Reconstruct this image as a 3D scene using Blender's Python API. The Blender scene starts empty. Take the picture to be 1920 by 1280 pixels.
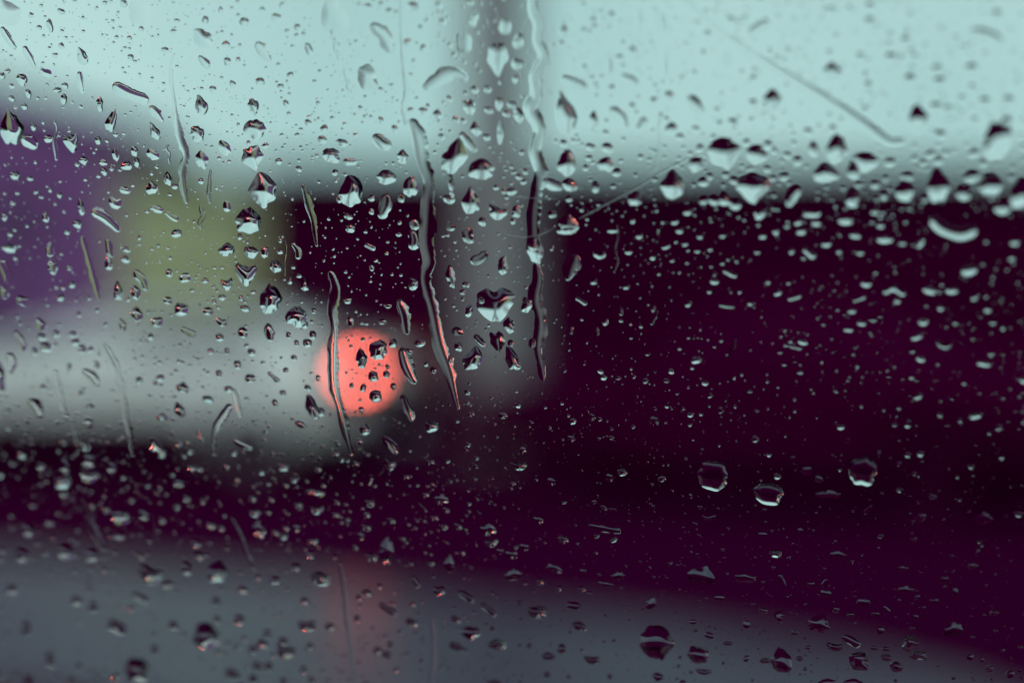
import bpy, math, random
import numpy as np
from mathutils import Vector, Matrix, noise

random.seed(11)
sc = bpy.context.scene
col = sc.collection

# ------------------------------------------------------------------ camera
FPX = 1920 * 50 / 36
CAMZ = 1.15
cam_d = bpy.data.cameras.new('camera'); cam = bpy.data.objects.new('camera', cam_d); col.objects.link(cam)
cam.location = (0, 0, CAMZ); cam.rotation_euler = (math.radians(90), 0, 0)
cam_d.lens = 50; cam_d.sensor_width = 36; cam_d.clip_start = 0.02; cam_d.clip_end = 2000
cam_d.dof.use_dof = True; cam_d.dof.focus_distance = 0.30; cam_d.dof.aperture_fstop = 2.9
sc.camera = cam

# ------------------------------------------------------------------ sky: closed overcast with a little of the clear sky in it
world = bpy.data.worlds.new('World'); sc.world = world; world.use_nodes = True
wn = world.node_tree; wn.nodes.clear()
out = wn.nodes.new('ShaderNodeOutputWorld'); bg = wn.nodes.new('ShaderNodeBackground')
sky = wn.nodes.new('ShaderNodeTexSky'); sky.sky_type = 'NISHITA'; sky.sun_disc = False
SUN_EL, SUN_AZ = math.radians(48), math.radians(205)
sky.sun_elevation = SUN_EL; sky.sun_rotation = SUN_AZ
sky.air_density = 1.0; sky.dust_density = 3.0; sky.ozone_density = 1.0
tc = wn.nodes.new('ShaderNodeTexCoord'); nz = wn.nodes.new('ShaderNodeTexNoise')
nz.inputs['Scale'].default_value = 3.0; nz.inputs['Detail'].default_value = 3
ramp = wn.nodes.new('ShaderNodeValToRGB')
ramp.color_ramp.elements[0].position = 0.3; ramp.color_ramp.elements[1].position = 0.7
ramp.color_ramp.elements[0].color = (0.35, 0.58, 0.57, 1); ramp.color_ramp.elements[1].color = (0.475, 0.715, 0.69, 1)
scl = wn.nodes.new('ShaderNodeVectorMath'); scl.operation = 'SCALE'; scl.inputs['Scale'].default_value = 10.0
mix = wn.nodes.new('ShaderNodeMix'); mix.data_type = 'RGBA'; mix.inputs['Factor'].default_value = 0.93
wn.links.new(tc.outputs['Generated'], nz.inputs['Vector']); wn.links.new(nz.outputs['Fac'], ramp.inputs['Fac'])
wn.links.new(ramp.outputs['Color'], scl.inputs[0])
wn.links.new(sky.outputs['Color'], mix.inputs[6]); wn.links.new(scl.outputs[0], mix.inputs[7])
wn.links.new(mix.outputs[2], bg.inputs['Color']); bg.inputs['Strength'].default_value = 0.112
wn.links.new(bg.outputs[0], out.inputs[0])

sun_d = bpy.data.lights.new('sun', 'SUN'); sun = bpy.data.objects.new('sun', sun_d); col.objects.link(sun)
sun_d.energy = 1.05; sun_d.angle = math.radians(25); sun_d.color = (1, 0.97, 0.93)
sd = Vector((math.sin(SUN_AZ) * math.cos(SUN_EL), math.cos(SUN_AZ) * math.cos(SUN_EL), math.sin(SUN_EL)))
sun.rotation_euler = sd.to_track_quat('Z', 'Y').to_euler()

sc.view_settings.view_transform = 'Standard'; sc.view_settings.look = 'None'
sc.view_settings.gamma = 1; sc.view_settings.exposure = 0.0; sc.view_settings.use_curve_mapping = False
sc.render.engine = 'CYCLES'
cy = sc.cycles
cy.max_bounces = 18; cy.transmission_bounces = 16; cy.glossy_bounces = 6; cy.diffuse_bounces = 3; cy.transparent_max_bounces = 12
cy.sample_clamp_indirect = 0; cy.sample_clamp_direct = 0
cy.use_denoising = True
try: cy.denoiser = 'OPENIMAGEDENOISE'
except Exception: pass

# ------------------------------------------------------------------ materials
M = {}
def mat(name, color, rough=0.5, spec=0.5, metal=0.0, coat=0.0, var=0.12, scale=6.0, bump=0.0, emit=None, estr=0.0):
    m = bpy.data.materials.new(name); m.use_nodes = True; nt = m.node_tree
    b = nt.nodes['Principled BSDF']
    b.inputs['Roughness'].default_value = rough; b.inputs['Specular IOR Level'].default_value = spec
    b.inputs['Metallic'].default_value = metal; b.inputs['Coat Weight'].default_value = coat
    b.inputs['Coat Roughness'].default_value = 0.06
    t = nt.nodes.new('ShaderNodeTexCoord'); n = nt.nodes.new('ShaderNodeTexNoise')
    n.inputs['Scale'].default_value = scale; n.inputs['Detail'].default_value = 6
    nt.links.new(t.outputs['Object'], n.inputs['Vector'])
    r = nt.nodes.new('ShaderNodeValToRGB')
    r.color_ramp.elements[0].position = 0.3; r.color_ramp.elements[1].position = 0.7
    r.color_ramp.elements[0].color = tuple(c * (1 - var) for c in color) + (1,)
    r.color_ramp.elements[1].color = tuple(min(1, c * (1 + var)) for c in color) + (1,)
    nt.links.new(n.outputs['Fac'], r.inputs['Fac']); nt.links.new(r.outputs['Color'], b.inputs['Base Color'])
    if bump:
        bp = nt.nodes.new('ShaderNodeBump'); bp.inputs['Strength'].default_value = bump
        nt.links.new(n.outputs['Fac'], bp.inputs['Height']); nt.links.new(bp.outputs['Normal'], b.inputs['Normal'])
    if emit:
        b.inputs['Emission Color'].default_value = emit + (1,); b.inputs['Emission Strength'].default_value = estr
    M[name] = m; return m
def glass(name, ior, tint=(1, 1, 1), bump=0.0, bscale=300):
    m = bpy.data.materials.new(name); m.use_nodes = True; nt = m.node_tree; nt.nodes.clear()
    o = nt.nodes.new('ShaderNodeOutputMaterial'); g = nt.nodes.new('ShaderNodeBsdfGlass')
    g.inputs['IOR'].default_value = ior; g.inputs['Roughness'].default_value = 0.0; g.inputs['Color'].default_value = tint + (1,)
    if bump:
        t = nt.nodes.new('ShaderNodeTexCoord'); n = nt.nodes.new('ShaderNodeTexNoise'); n.inputs['Scale'].default_value = bscale
        n.inputs['Detail'].default_value = 3
        bp = nt.nodes.new('ShaderNodeBump'); bp.inputs['Strength'].default_value = bump; bp.inputs['Distance'].default_value = 0.001
        nt.links.new(t.outputs['Object'], n.inputs['Vector']); nt.links.new(n.outputs['Fac'], bp.inputs['Height'])
        nt.links.new(bp.outputs['Normal'], g.inputs['Normal'])
    nt.links.new(g.outputs[0], o.inputs[0]); M[name] = m; return m
glass('pane_glass', 1.5, (0.995, 1, 0.998))
glass('water', 1.333)
mat('wet_asphalt', (0.032, 0.0004, 0.018), rough=0.5, spec=0.0, var=0.3, scale=40, bump=0.05)
mat('wet_concrete', (0.04, 0.027, 0.055), rough=0.28, spec=0.12, var=0.18, scale=14, bump=0.04)
mat('plum_boards', (0.046, 0.0001, 0.022), rough=0.9, spec=0.0, var=0.15, scale=9)
mat('plum_trim', (0.04, 0.0003, 0.02), rough=0.9, spec=0.0)
mat('dark_paint', (0.045, 0.0003, 0.022), rough=0.6, spec=0.0, var=0.05)
mat('dark_glass', (0.035, 0.0003, 0.018), rough=0.5, spec=0.0, var=0.05)
mat('dark_rubber', (0.025, 0.001, 0.014), rough=0.9, spec=0.0)
mat('dark_rim', (0.045, 0.0005, 0.024), rough=0.6, spec=0.0)
mat('white_paint', (0.8, 0.81, 0.8), rough=0.3, spec=0.5, coat=0.4, var=0.02)
mat('car_glass', (0.075, 0.055, 0.075), rough=0.15, spec=0.5, var=0.05)
mat('black_plastic', (0.025, 0.001, 0.014), rough=0.8, spec=0.02)
mat('rim_metal', (0.12, 0.1, 0.12), rough=0.4, spec=0.3, metal=0.3)
mat('chrome', (0.4, 0.4, 0.42), rough=0.25, metal=1)
mat('lens_clear', (0.6, 0.6, 0.62), rough=0.1, spec=0.5)
mat('lens_red_dull', (0.25, 0.01, 0.01), rough=0.15, spec=0.5)
mat('lens_red_lit', (0.4, 0.03, 0.02), rough=0.15, spec=0.5, emit=(1.0, 0.125, 0.085), estr=21.5)
mat('violet_render', (0.215, 0.085, 0.255), rough=0.9, spec=0.1, var=0.1, scale=2)
mat('violet_tiles', (0.17, 0.06, 0.215), rough=0.8, spec=0.1, var=0.2, scale=5)
mat('house_window', (0.13, 0.06, 0.15), rough=0.3, spec=0.1)
mat('cream_render', (0.43, 0.46, 0.27), rough=0.9, spec=0.1, var=0.1, scale=2)
mat('cream_trim', (0.42, 0.44, 0.27), rough=0.8, spec=0.1)
mat('concrete', (0.27, 0.25, 0.265), rough=0.85, spec=0.2, var=0.12, scale=5, bump=0.1)
mat('cabin_trim', (0.012, 0.006, 0.01), rough=0.9, spec=0.1)
mat('own_paint', (0.02, 0.006, 0.014), rough=0.4, spec=0.2)

def frosted(name):
    m = bpy.data.materials.new(name); m.use_nodes = True; nt = m.node_tree; nt.nodes.clear()
    o = nt.nodes.new('ShaderNodeOutputMaterial'); t = nt.nodes.new('ShaderNodeBsdfTranslucent'); r = nt.nodes.new('ShaderNodeBsdfTransparent')
    x = nt.nodes.new('ShaderNodeMixShader'); n = nt.nodes.new('ShaderNodeTexNoise'); n.inputs['Scale'].default_value = 900
    t.inputs['Color'].default_value = (0.75, 0.75, 0.75, 1)
    nt.links.new(n.outputs['Fac'], x.inputs[0]); nt.links.new(r.outputs[0], x.inputs[1]); nt.links.new(t.outputs[0], x.inputs[2]); nt.links.new(x.outputs[0], o.inputs[0])
    M[name] = m
frosted('scratch')

# ------------------------------------------------------------------ helpers
def tag(o, label=None, cat=None, group=None, kind=None):
    if label: o['label'] = label
    if cat: o['category'] = cat
    if group: o['group'] = group
    if kind: o['kind'] = kind
    return o
def empty(name, loc=(0, 0, 0), rz=0.0):
    o = bpy.data.objects.new(name, None); o.empty_display_size = 0.1
    o.location = loc; o.rotation_euler = (0, 0, rz); col.objects.link(o); return o
def obj(name, v, f, m, parent=None, smooth=False, matrix=None):
    me = bpy.data.meshes.new(name); me.from_pydata([tuple(p) for p in v], [], f)
    me.materials.append(M[m] if isinstance(m, str) else m)
    if smooth: me.polygons.foreach_set('use_smooth', [True] * len(me.polygons))
    me.update()
    o = bpy.data.objects.new(name, me); col.objects.link(o)
    if parent: o.parent = parent
    if matrix is not None: o.matrix_world = matrix
    return o
class MB:
    def __init__(s): s.v = []; s.f = []
    def add(s, v, f):
        k = len(s.v); s.v += [tuple(p) for p in v]; s.f += [tuple(i + k for i in q) for q in f]; return s
    def box(s, x0, x1, y0, y1, z0, z1):
        v = [(x, y, z) for z in (z0, z1) for y in (y0, y1) for x in (x0, x1)]
        return s.add(v, [(0, 2, 3, 1), (4, 5, 7, 6), (0, 1, 5, 4), (2, 6, 7, 3), (0, 4, 6, 2), (1, 3, 7, 5)])
    def bbox(s, x0, x1, y0, y1, z0, z1, b=0.02):      # box with chamfered edges
        v = []; idx = {}
        X, Y, Z = (x0, x1), (y0, y1), (z0, z1)
        for i in (0, 1):
            for j in (0, 1):
                for k in (0, 1):
                    sx, sy, sz = (1 - 2 * i), (1 - 2 * j), (1 - 2 * k)
                    for a in range(3):
                        p = [X[i] + sx * b, Y[j] + sy * b, Z[k] + sz * b]; p[a] = (X[i], Y[j], Z[k])[a]
                        idx[(i, j, k, a)] = len(v); v.append(tuple(p))
        g = lambda i, j, k, a: idx[(i, j, k, a)]
        f = []
        for i in (0, 1):
            f.append((g(i, 0, 0, 0), g(i, 1, 0, 0), g(i, 1, 1, 0), g(i, 0, 1, 0)))
            f.append((g(0, i, 0, 1), g(1, i, 0, 1), g(1, i, 1, 1), g(0, i, 1, 1)))
            f.append((g(0, 0, i, 2), g(1, 0, i, 2), g(1, 1, i, 2), g(0, 1, i, 2)))
            for j in (0, 1):
                f.append((g(i, j, 0, 0), g(i, j, 1, 0), g(i, j, 1, 1), g(i, j, 0, 1)))
                f.append((g(i, 0, j, 0), g(i, 1, j, 0), g(i, 1, j, 2), g(i, 0, j, 2)))
                f.append((g(0, i, j, 1), g(1, i, j, 1), g(1, i, j, 2), g(0, i, j, 2)))
                for k in (0, 1): f.append((g(i, j, k, 0), g(i, j, k, 1), g(i, j, k, 2)))
        return s.add(v, f)
    def lathe(s, prof, n=24, axis='z', c=(0, 0, 0)):   # prof: (radius, height)
        v = []
        for r, h in prof:
            for i in range(n):
                a = 2 * math.pi * i / n; p = (r * math.cos(a), r * math.sin(a), h)
                if axis == 'y': p = (p[0], p[2], p[1])
                v.append((p[0] + c[0], p[1] + c[1], p[2] + c[2]))
        f = [(j * n + i, j * n + (i + 1) % n, (j + 1) * n + (i + 1) % n, (j + 1) * n + i) for j in range(len(prof) - 1) for i in range(n)]
        return s.add(v, f)
    def prism(s, poly, y0, y1):                        # poly in x,z
        n = len(poly)
        v = [(x, y0, z) for x, z in poly] + [(x, y1, z) for x, z in poly]
        f = [tuple(range(n)), tuple(range(2 * n - 1, n - 1, -1))] + [(i, i + n, (i + 1) % n + n, (i + 1) % n) for i in range(n)]
        return s.add(v, f)
    def build(s, name, m, parent=None, smooth=False): return obj(name, s.v, s.f, m, parent, smooth)

# ------------------------------------------------------------------ the setting: ground
def sheet(name, pts, z, m):
    o = obj(name, [(x, y, z) for x, y in pts], [tuple(range(len(pts)))], m); tag(o, kind='structure'); return o
sheet('ground', [(-600, -600), (600, -600), (600, 900), (-600, 900)], 0.0, 'wet_asphalt')
# paler wet concrete carriageway running obliquely between the parking bays; its far edge curves in towards the right
far_edge = [(-30, 19.65), (-10, 10.85), (-2.76, 7.67), (-0.82, 6.82), (0.09, 6.13), (0.73, 5.73), (1.28, 5.25), (1.55, 4.8), (1.7, 4.3)]
near_edge = [(1.55, 3.6), (1.2, 3.6), (0.0, 3.95), (-3.0, 5.3), (-10, 8.4), (-30, 17.2)]
sheet('carriageway', far_edge + near_edge, 0.004, 'wet_concrete')

# ------------------------------------------------------------------ parked cars
def lerp(a, b, t): return a + (b - a) * t
def interp(keys, x):
    if x <= keys[0][0]: return keys[0][1:]
    for a, b in zip(keys, keys[1:]):
        if x <= b[0]:
            t = (x - a[0]) / (b[0] - a[0]); return tuple(lerp(p, q, t) for p, q in zip(a[1:], b[1:]))
    return keys[-1][1:]
def make_car(name, label, keys, L, P, wheels, side_wins, screen, rear, loc, rz, group):
    """keys: x, underside z, shoulder z, top z, half widths bottom / shoulder / top; front of the car towards +x"""
    root = empty(name, loc, rz); tag(root, label, 'car', group)
    n = 46; xs = [keys[0][0] + (keys[-1][0] - keys[0][0]) * (0.5 - 0.5 * math.cos(math.pi * i / (n - 1))) for i in range(n)]
    v, f = [], []
    for x in xs:
        zb, zs, zt, wb, ws, wt = interp(keys, x)
        half = [(wb * 0.9, zb), (wb, zb + 0.07), (ws * 1.0 + 0.01, lerp(zb, zs, 0.55)), (ws, zs - 0.04), (ws * 0.985, zs),
                (lerp(ws, wt, 0.5), lerp(zs, zt, 0.5)), (wt, max(zs, zt - 0.06)), (wt * 0.86, zt - 0.015), (wt * 0.4, zt)]
        ring = [(x, y, z) for y, z in half] + [(x, -y, z) for y, z in reversed(half)]
        v += ring
    k = 18
    for j in range(n - 1):
        for i in range(k): f.append((j * k + i, j * k + (i + 1) % k, (j + 1) * k + (i + 1) % k, (j + 1) * k + i))
    f += [tuple(range(k - 1, -1, -1)), tuple(range((n - 1) * k, n * k))]
    obj('body', v, f, P['paint'], root, True)
    def yside(x, z):
        zb, zs, zt, wb, ws, wt = interp(keys, x)
        if z >= zs: return lerp(ws, wt, min(1, (z - zs) / max(zt - 0.06 - zs, 0.02)))
        return ws + 0.012
    for s in (-1, 1):
        for quad in side_wins:                         # (x, z) corners
            pv = [(x, s * (yside(x, z) + 0.012), z) for x, z in quad]; pv += [(x, y - s * 0.03, z) for x, y, z in pv]
            m_ = len(quad)
            ff = [tuple(range(m_)), tuple(range(2 * m_ - 1, m_ - 1, -1))] + [(i, i + m_, (i + 1) % m_ + m_, (i + 1) % m_) for i in range(m_)]
            obj('side_window', pv, ff, P['glass'], root)
        for (xa, xb) in P['doors']:
            b = MB(); N = 8; vv = []
            for i in range(N + 1):
                x = lerp(xa, xb, i / N); zb, zs = interp(keys, x)[:2]
                for z in (zb + 0.12, lerp(zb, zs, 0.6), zs - 0.05): vv.append((x, s * (yside(x, z) + 0.008), z))
            b.add(vv, [(i * 3 + j, i * 3 + 3 + j, i * 3 + 4 + j, i * 3 + 1 + j) for i in range(N) for j in range(2)])
            d = b.build('door', P['paint'], root, True)
            h = MB().bbox(xa + 0.12, xa + 0.32, 0, 0.035, 0, 0.03, 0.008)
            zs = interp(keys, xa + 0.2)[1]
            h.v = [(x, s * (yside(xa + 0.2, zs - 0.12) + 0.006 + y), z + zs - 0.14) for x, y, z in h.v]
            h.build('handle', P['trim'], d)
        xm = P['mirror']; zm = interp(keys, xm)[1] + 0.08
        mb = MB().bbox(xm - 0.08, xm + 0.08, 0, 0.2, -0.07, 0.08, 0.03)
        mb.v = [(x, s * (yside(xm, zm) + 0.0 + y), z + zm) for x, y, z in mb.v]
        mb.build('wing_mirror', P['trim'], root, False)
        # lamps follow the body corners
        xf, xr = keys[-1][0], keys[0][0]
        zf, wf = P['head_z'], P['head_w']
        MB().bbox(xf - 0.16, xf + 0.015, min(s * (wf - 0.34), s * wf), max(s * (wf - 0.34), s * wf), zf - 0.07, zf + 0.07, 0.025).build('headlight', 'lens_clear', root)
        zr, wr = P['tail_z'], P['tail_w']
        lit = P['lit']
        tl = MB().bbox(xr - 0.02, xr + P['tail_l'], min(s * (wr - 0.13), s * wr), max(s * (wr - 0.13), s * wr), zr - P['tail_h'], zr + P['tail_h'], 0.025)
        t_ = tl.build('taillight', 'lens_red_dull', root)
        if lit and s > 0:
            yl = sorted((s * (wr - 0.115), s * (wr + 0.012)))
            MB().bbox(xr - 0.03, xr + 0.09, yl[0], yl[1], zr - 0.05, zr + 0.055, 0.015).build('lit_lamp', 'lens_red_lit', t_)
        MB().bbox(wheels[0] + P['r'] + 0.1, wheels[1] - P['r'] - 0.1, *sorted((s * 0.80, s * 0.912)), 0.27, P['sill'], 0.02).build('sill', P['sill_m'], root)
    def strip(nm, xa, xb, mtl, frac=0.86):
        vv = []; N = 8
        for i in range(N + 1):
            x = lerp(xa, xb, i / N); zb, zs, zt, wb, ws, wt = interp(keys, x)
            for y in (-1, -0.45, 0.45, 1): vv.append((x, y * wt * frac, zt + 0.012 - (0.02 if abs(y) == 1 else 0)))
        obj(nm, vv, [(i * 4 + j, i * 4 + 4 + j, i * 4 + 5 + j, i * 4 + 1 + j) for i in range(N) for j in range(3)], mtl, root, True)
    strip('windscreen', screen[0], screen[1], P['glass']); strip('rear_window', rear[0], rear[1], P['glass'])
    for x in wheels:
        for s in (-1, 1):
            y0 = s * (P['track'] - 0.10); y1 = s * (P['track'] + 0.10)
            w = empty('wheel'); w.parent = root; w.location = (x, s * P['track'], P['r'])
            R = P['r']; h = 0.105
            MB().lathe([(R * 0.62, -h), (R * 0.94, -h), (R, -h * 0.7), (R, h * 0.7), (R * 0.94, h), (R * 0.62, h), (R * 0.62, -h)], 32, 'y').build('tyre', 'dark_rubber', w, True)
            rim = MB().lathe([(0.001, -h * 0.5), (R * 0.615, -h * 0.6), (R * 0.615, h * 0.6), (0.001, h * 0.5)], 24, 'y')
            for q in range(5):
                a = q * 2 * math.pi / 5; b2 = MB().box(0.02, R * 0.6, -h * 0.85, h * 0.85, -0.03, 0.03)
                b2.v = [(px * math.cos(a) - pz * math.sin(a), py, px * math.sin(a) + pz * math.cos(a)) for px, py, pz in b2.v]; rim.add(b2.v, b2.f)
            rim.build('rim', P['rim'], w)
            arch = MB(); N = 20; vv = []
            ya = s * (yside(x, 0.5) - 0.02); yb = s * (yside(x, 0.5) + 0.018)
            for i in range(N + 1):
                a = math.pi * i / N
                for rr in (R + 0.035, R + 0.085):
                    for yy in (ya, yb): vv.append((x + rr * math.cos(a), yy, R + rr * math.sin(a)))
            arch.add(vv, [q for i in range(N) for q in ((4 * i, 4 * i + 4, 4 * i + 5, 4 * i + 1), (4 * i + 1, 4 * i + 5, 4 * i + 7, 4 * i + 3), (4 * i + 3, 4 * i + 7, 4 * i + 6, 4 * i + 2))])
            arch.build('wheel_arch', P['trim'], root)
    xf, xr = keys[-1][0], keys[0][0]
    MB().bbox(xf - 0.12, xf + 0.07, -0.8, 0.8, 0.28, 0.52, 0.05).build('front_bumper', P['bumper'], root)
    MB().bbox(xr - 0.07, xr + 0.12, -0.86, 0.86, 0.30, 0.62, 0.05).build('rear_bumper', P['bumper'], root)
    MB().bbox(xr - 0.03, xr + 0.06, -0.72, 0.72, 0.64, 0.87, 0.02).build('tailgate', P['gate'], root)
    MB().bbox(xr - 0.085, xr - 0.06, -0.26, 0.26, 0.36, 0.47, 0.006).build('number_plate', P['plate'], root)
    MB().bbox(xf - 0.02, xf + 0.03, -0.4, 0.4, 0.6, 0.7, 0.015).build('grille', 'black_plastic', root)
    return root

ROW = math.radians(28)
d = Vector((-math.cos(ROW), math.sin(ROW), 0)); nrm = Vector((math.sin(ROW), math.cos(ROW), 0))
def row_pos(base, t, half): p = Vector((base[0], base[1], 0)) + d * t + nrm * half; return (p.x, p.y, 0)
RZ = math.atan2(d.y, d.x)
YL = math.radians(13); RZL = math.pi - YL
lc = Vector((-1.22, 11.4, 0)) + Vector((math.sin(YL), math.cos(YL), 0)) * 0.9
# light estate car, rear to the right, its tail lamp lit
K = [(0.0, 0.46, 0.80, 0.86, 0.78, 0.82, 0.74), (0.10, 0.40, 0.92, 1.00, 0.84, 0.87, 0.74), (0.35, 0.40, 0.98, 1.14, 0.86, 0.88, 0.72), (0.85, 0.40, 0.99, 1.33, 0.87, 0.89, 0.68),
     (1.5, 0.40, 0.98, 1.43, 0.87, 0.89, 0.66), (2.2, 0.40, 0.96, 1.42, 0.87, 0.89, 0.66), (2.8, 0.40, 0.95, 1.31, 0.87, 0.89, 0.68),
     (3.5, 0.40, 0.94, 1.04, 0.87, 0.88, 0.74), (4.5, 0.40, 0.88, 0.98, 0.86, 0.86, 0.72), (4.85, 0.42, 0.76, 0.84, 0.82, 0.82, 0.66), (4.95, 0.46, 0.64, 0.70, 0.72, 0.74, 0.6)]
PL = dict(paint='white_paint', glass='car_glass', trim='white_paint', rim='rim_metal', bumper='black_plastic', plate='lens_clear', doors=[(1.28, 2.01), (2.04, 3.1)],
          mirror=3.1, head_z=0.68, head_w=0.78, tail_z=0.90, tail_w=0.895, tail_l=0.34, tail_h=0.2, lit=True, track=0.79, r=0.32, sill=0.60, sill_m='black_plastic', gate='black_plastic')
light = make_car('parked_car', 'white estate car with lit red tail lamp parked before the violet house', K, 4.95, PL, (0.95, 3.95),
         [[(0.62, 1.01), (1.25, 1.01), (1.25, 1.37), (0.95, 1.30)], [(1.28, 1.01), (2.0, 1.0), (2.0, 1.375), (1.28, 1.36)], [(2.03, 1.0), (3.1, 0.98), (2.75, 1.27), (2.03, 1.375)]],
         (2.85, 3.45), (0.2, 0.82), (lc.x, lc.y, 0), RZL, 'cars parked in the row')
K2 = [(0.0, 0.42, 0.85, 0.93, 0.76, 0.82, 0.72), (0.12, 0.34, 0.95, 1.02, 0.84, 0.87, 0.72), (0.8, 0.31, 0.97, 1.06, 0.86, 0.89, 0.7), (1.35, 0.30, 0.96, 1.38, 0.87, 0.9, 0.64),
      (1.9, 0.30, 0.95, 1.47, 0.87, 0.9, 0.62), (2.5, 0.30, 0.94, 1.45, 0.87, 0.9, 0.62), (3.2, 0.30, 0.92, 1.0, 0.87, 0.89, 0.74), (3.9, 0.31, 0.84, 0.93, 0.86, 0.88, 0.7),
      (4.45, 0.33, 0.74, 0.84, 0.82, 0.82, 0.64), (4.6, 0.38, 0.62, 0.68, 0.72, 0.72, 0.56)]
PD = dict(paint='dark_paint', glass='dark_glass', trim='dark_paint', rim='dark_rim', bumper='dark_paint', plate='plum_trim', doors=[(1.25, 2.1), (2.13, 3.1)],
          mirror=3.05, head_z=0.66, head_w=0.76, tail_z=0.82, tail_w=0.84, tail_l=0.14, tail_h=0.12, lit=False, track=0.79, r=0.32, sill=0.40, sill_m='dark_paint', gate='dark_paint')
dark = make_car('parked_car', 'dark plum saloon car parked nose to the white car, below the concrete column', K2, 4.6, PD, (0.95, 3.75),
         [[(1.15, 1.0), (1.85, 0.99), (1.85, 1.38), (1.4, 1.30)], [(1.92, 0.98), (2.95, 0.95), (2.5, 1.36), (1.92, 1.39)]],
         (2.55, 3.15), (0.85, 1.4), row_pos((-0.5, 11.0), -4.6, 0.9), RZ, 'cars parked in the row')
for ch in dark.children:
    if ch.name.startswith('headlight'): ch.data.materials[0] = M['dark_glass']

# ------------------------------------------------------------------ dark timber building behind the saloon
bd = empty('timber_building', (4.0, 20.0, 0)); tag(bd, 'long low building of dark plum boards under a flat roof', 'building')
x0, x1, H = -7.55, 14.0, 3.42
MB().box(x0 + 0.05, x1, 0.06, 8, 0, H).build('wall', 'plum_trim', bd)
bw = 0.3; bm = MB().bbox(0, bw - 0.02, 0, 0.055, 0.1, H, 0.008); me = None
i = 0; x = x0
while x < x1 - bw:
    if not (2.1 < x < 3.2):
        if me is None: o = bm.build('board', 'plum_boards', bd); me = o.data
        else: o = bpy.data.objects.new('board', me); col.objects.link(o); o.parent = bd
        o.location = (x, 0.002 * (i % 3), 0)
    i += 1; x += bw
dr = MB().bbox(2.2, 3.25, 0.0, 0.05, 0.02, 2.15, 0.01).build('door', 'plum_trim', bd)
MB().bbox(3.05, 3.17, -0.05, -0.002, 1.02, 1.06, 0.01).build('handle', 'plum_trim', dr)
MB().bbox(2.2, 3.25, 0.0, 0.055, 2.18, H, 0.01).build('board', 'plum_boards', bd)
rf = MB().bbox(x0 - 0.12, x1 + 0.12, -0.18, 8.2, H + 0.003, H + 0.16, 0.02).build('roof', 'plum_trim', bd)
MB().bbox(x0 - 0.15, x1 + 0.15, -0.23, -0.185, H - 0.06, H + 0.18, 0.01).build('fascia', 'plum_boards', rf)

# ------------------------------------------------------------------ concrete column
cl = empty('concrete_column', (-0.15, 14.8, 0)); tag(cl, 'thick round grey concrete column rising behind the dark saloon car', 'column')
R = 0.36
MB().lathe([(R, 0.30), (R, 4.0), (R * 0.97, 9.0), (R * 0.9, 9.05), (0.001, 9.05)], 40).build('shaft', 'concrete', cl, True)
MB().lathe([(R + 0.16, 0.0), (R + 0.16, 0.24), (R + 0.1, 0.297), (0.001, 0.297)], 40).build('plinth', 'concrete', cl)

# ------------------------------------------------------------------ houses at the left
def window_on(root, x, z, w, h, y, frame_m, pane_m):
    fr = MB()
    t = 0.07
    for (a, b, c, e) in ((x, x + w, z, z + t), (x, x + w, z + h - t, z + h), (x, x + t, z + t, z + h - t), (x + w - t, x + w, z + t, z + h - t), (x + w / 2 - 0.03, x + w / 2 + 0.03, z + t, z + h - t)):
        fr.box(a, b, y - 0.06, y - 0.002, c, e)
    wo = fr.build('window', frame_m, root)
    MB().box(x + t, x + w / 2 - 0.03, y - 0.025, y - 0.01, z + t, z + h - t).build('pane', pane_m, wo)
    MB().box(x + w / 2 + 0.03, x + w - t, y - 0.025, y - 0.01, z + t, z + h - t).build('pane', pane_m, wo)
    MB().bbox(x - 0.08, x + w + 0.08, y - 0.16, y - 0.062, z - 0.07, z - 0.003, 0.01).build('sill', frame_m, wo)
vh = empty('violet_house', (-12.6, 28, 0)); tag(vh, 'tall violet rendered house with a pitched gable roof', 'house')
hw = 4.9; EV, RG = 5.35, 6.6
MB().prism([(-hw, 0), (hw, 0), (hw, EV), (0, RG), (-hw, EV)], 0, 9).build('wall', 'violet_render', vh)
for s in (-1, 1):
    dx = s * (hw + 0.35); sl = (RG - EV) / hw
    pts = [(0, RG + 0.03), (dx, RG + 0.03 - abs(dx) * sl), (dx, RG + 0.2 - abs(dx) * sl), (0, RG + 0.2)]
    MB().prism(pts, -0.35, 9.3).build('roof', 'violet_tiles', vh)
for wx, wz in ((-3.6, 0.95), (1.7, 0.95), (-3.6, 3.2), (-0.7, 3.2), (2.2, 3.0)): window_on(vh, wx, wz, 1.3, 1.25, 0, 'violet_tiles', 'house_window')
dd = MB().bbox(-0.5, 0.5, -0.05, -0.002, 0.02, 2.1, 0.01).build('door', 'house_window', vh); MB().bbox(0.32, 0.42, -0.1, -0.053, 1.0, 1.05, 0.01).build('handle', 'chrome', dd)
ch = empty('cream_house', (-4.9, 24, 0)); tag(ch, 'small olive cream rendered outbuilding with a sloping roof beside the violet house', 'house')
MB().prism([(-1.75, 0), (2.4, 0), (2.4, 3.3), (-1.75, 3.95)], 0, 5).build('wall', 'cream_render', ch)
MB().prism([(-1.88, 4.0), (2.6, 3.29), (2.6, 3.43), (-1.88, 4.14)], -0.25, 5.2).build('roof', 'cream_trim', ch)
window_on(ch, -1.2, 1.0, 1.2, 1.2, 0, 'cream_trim', 'cream_trim')
dd = MB().bbox(0.7, 1.6, -0.05, -0.002, 0.02, 2.05, 0.01).build('door', 'cream_trim', ch); MB().bbox(0.8, 0.9, -0.1, -0.053, 1.0, 1.05, 0.01).build('handle', 'chrome', dd)

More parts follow.
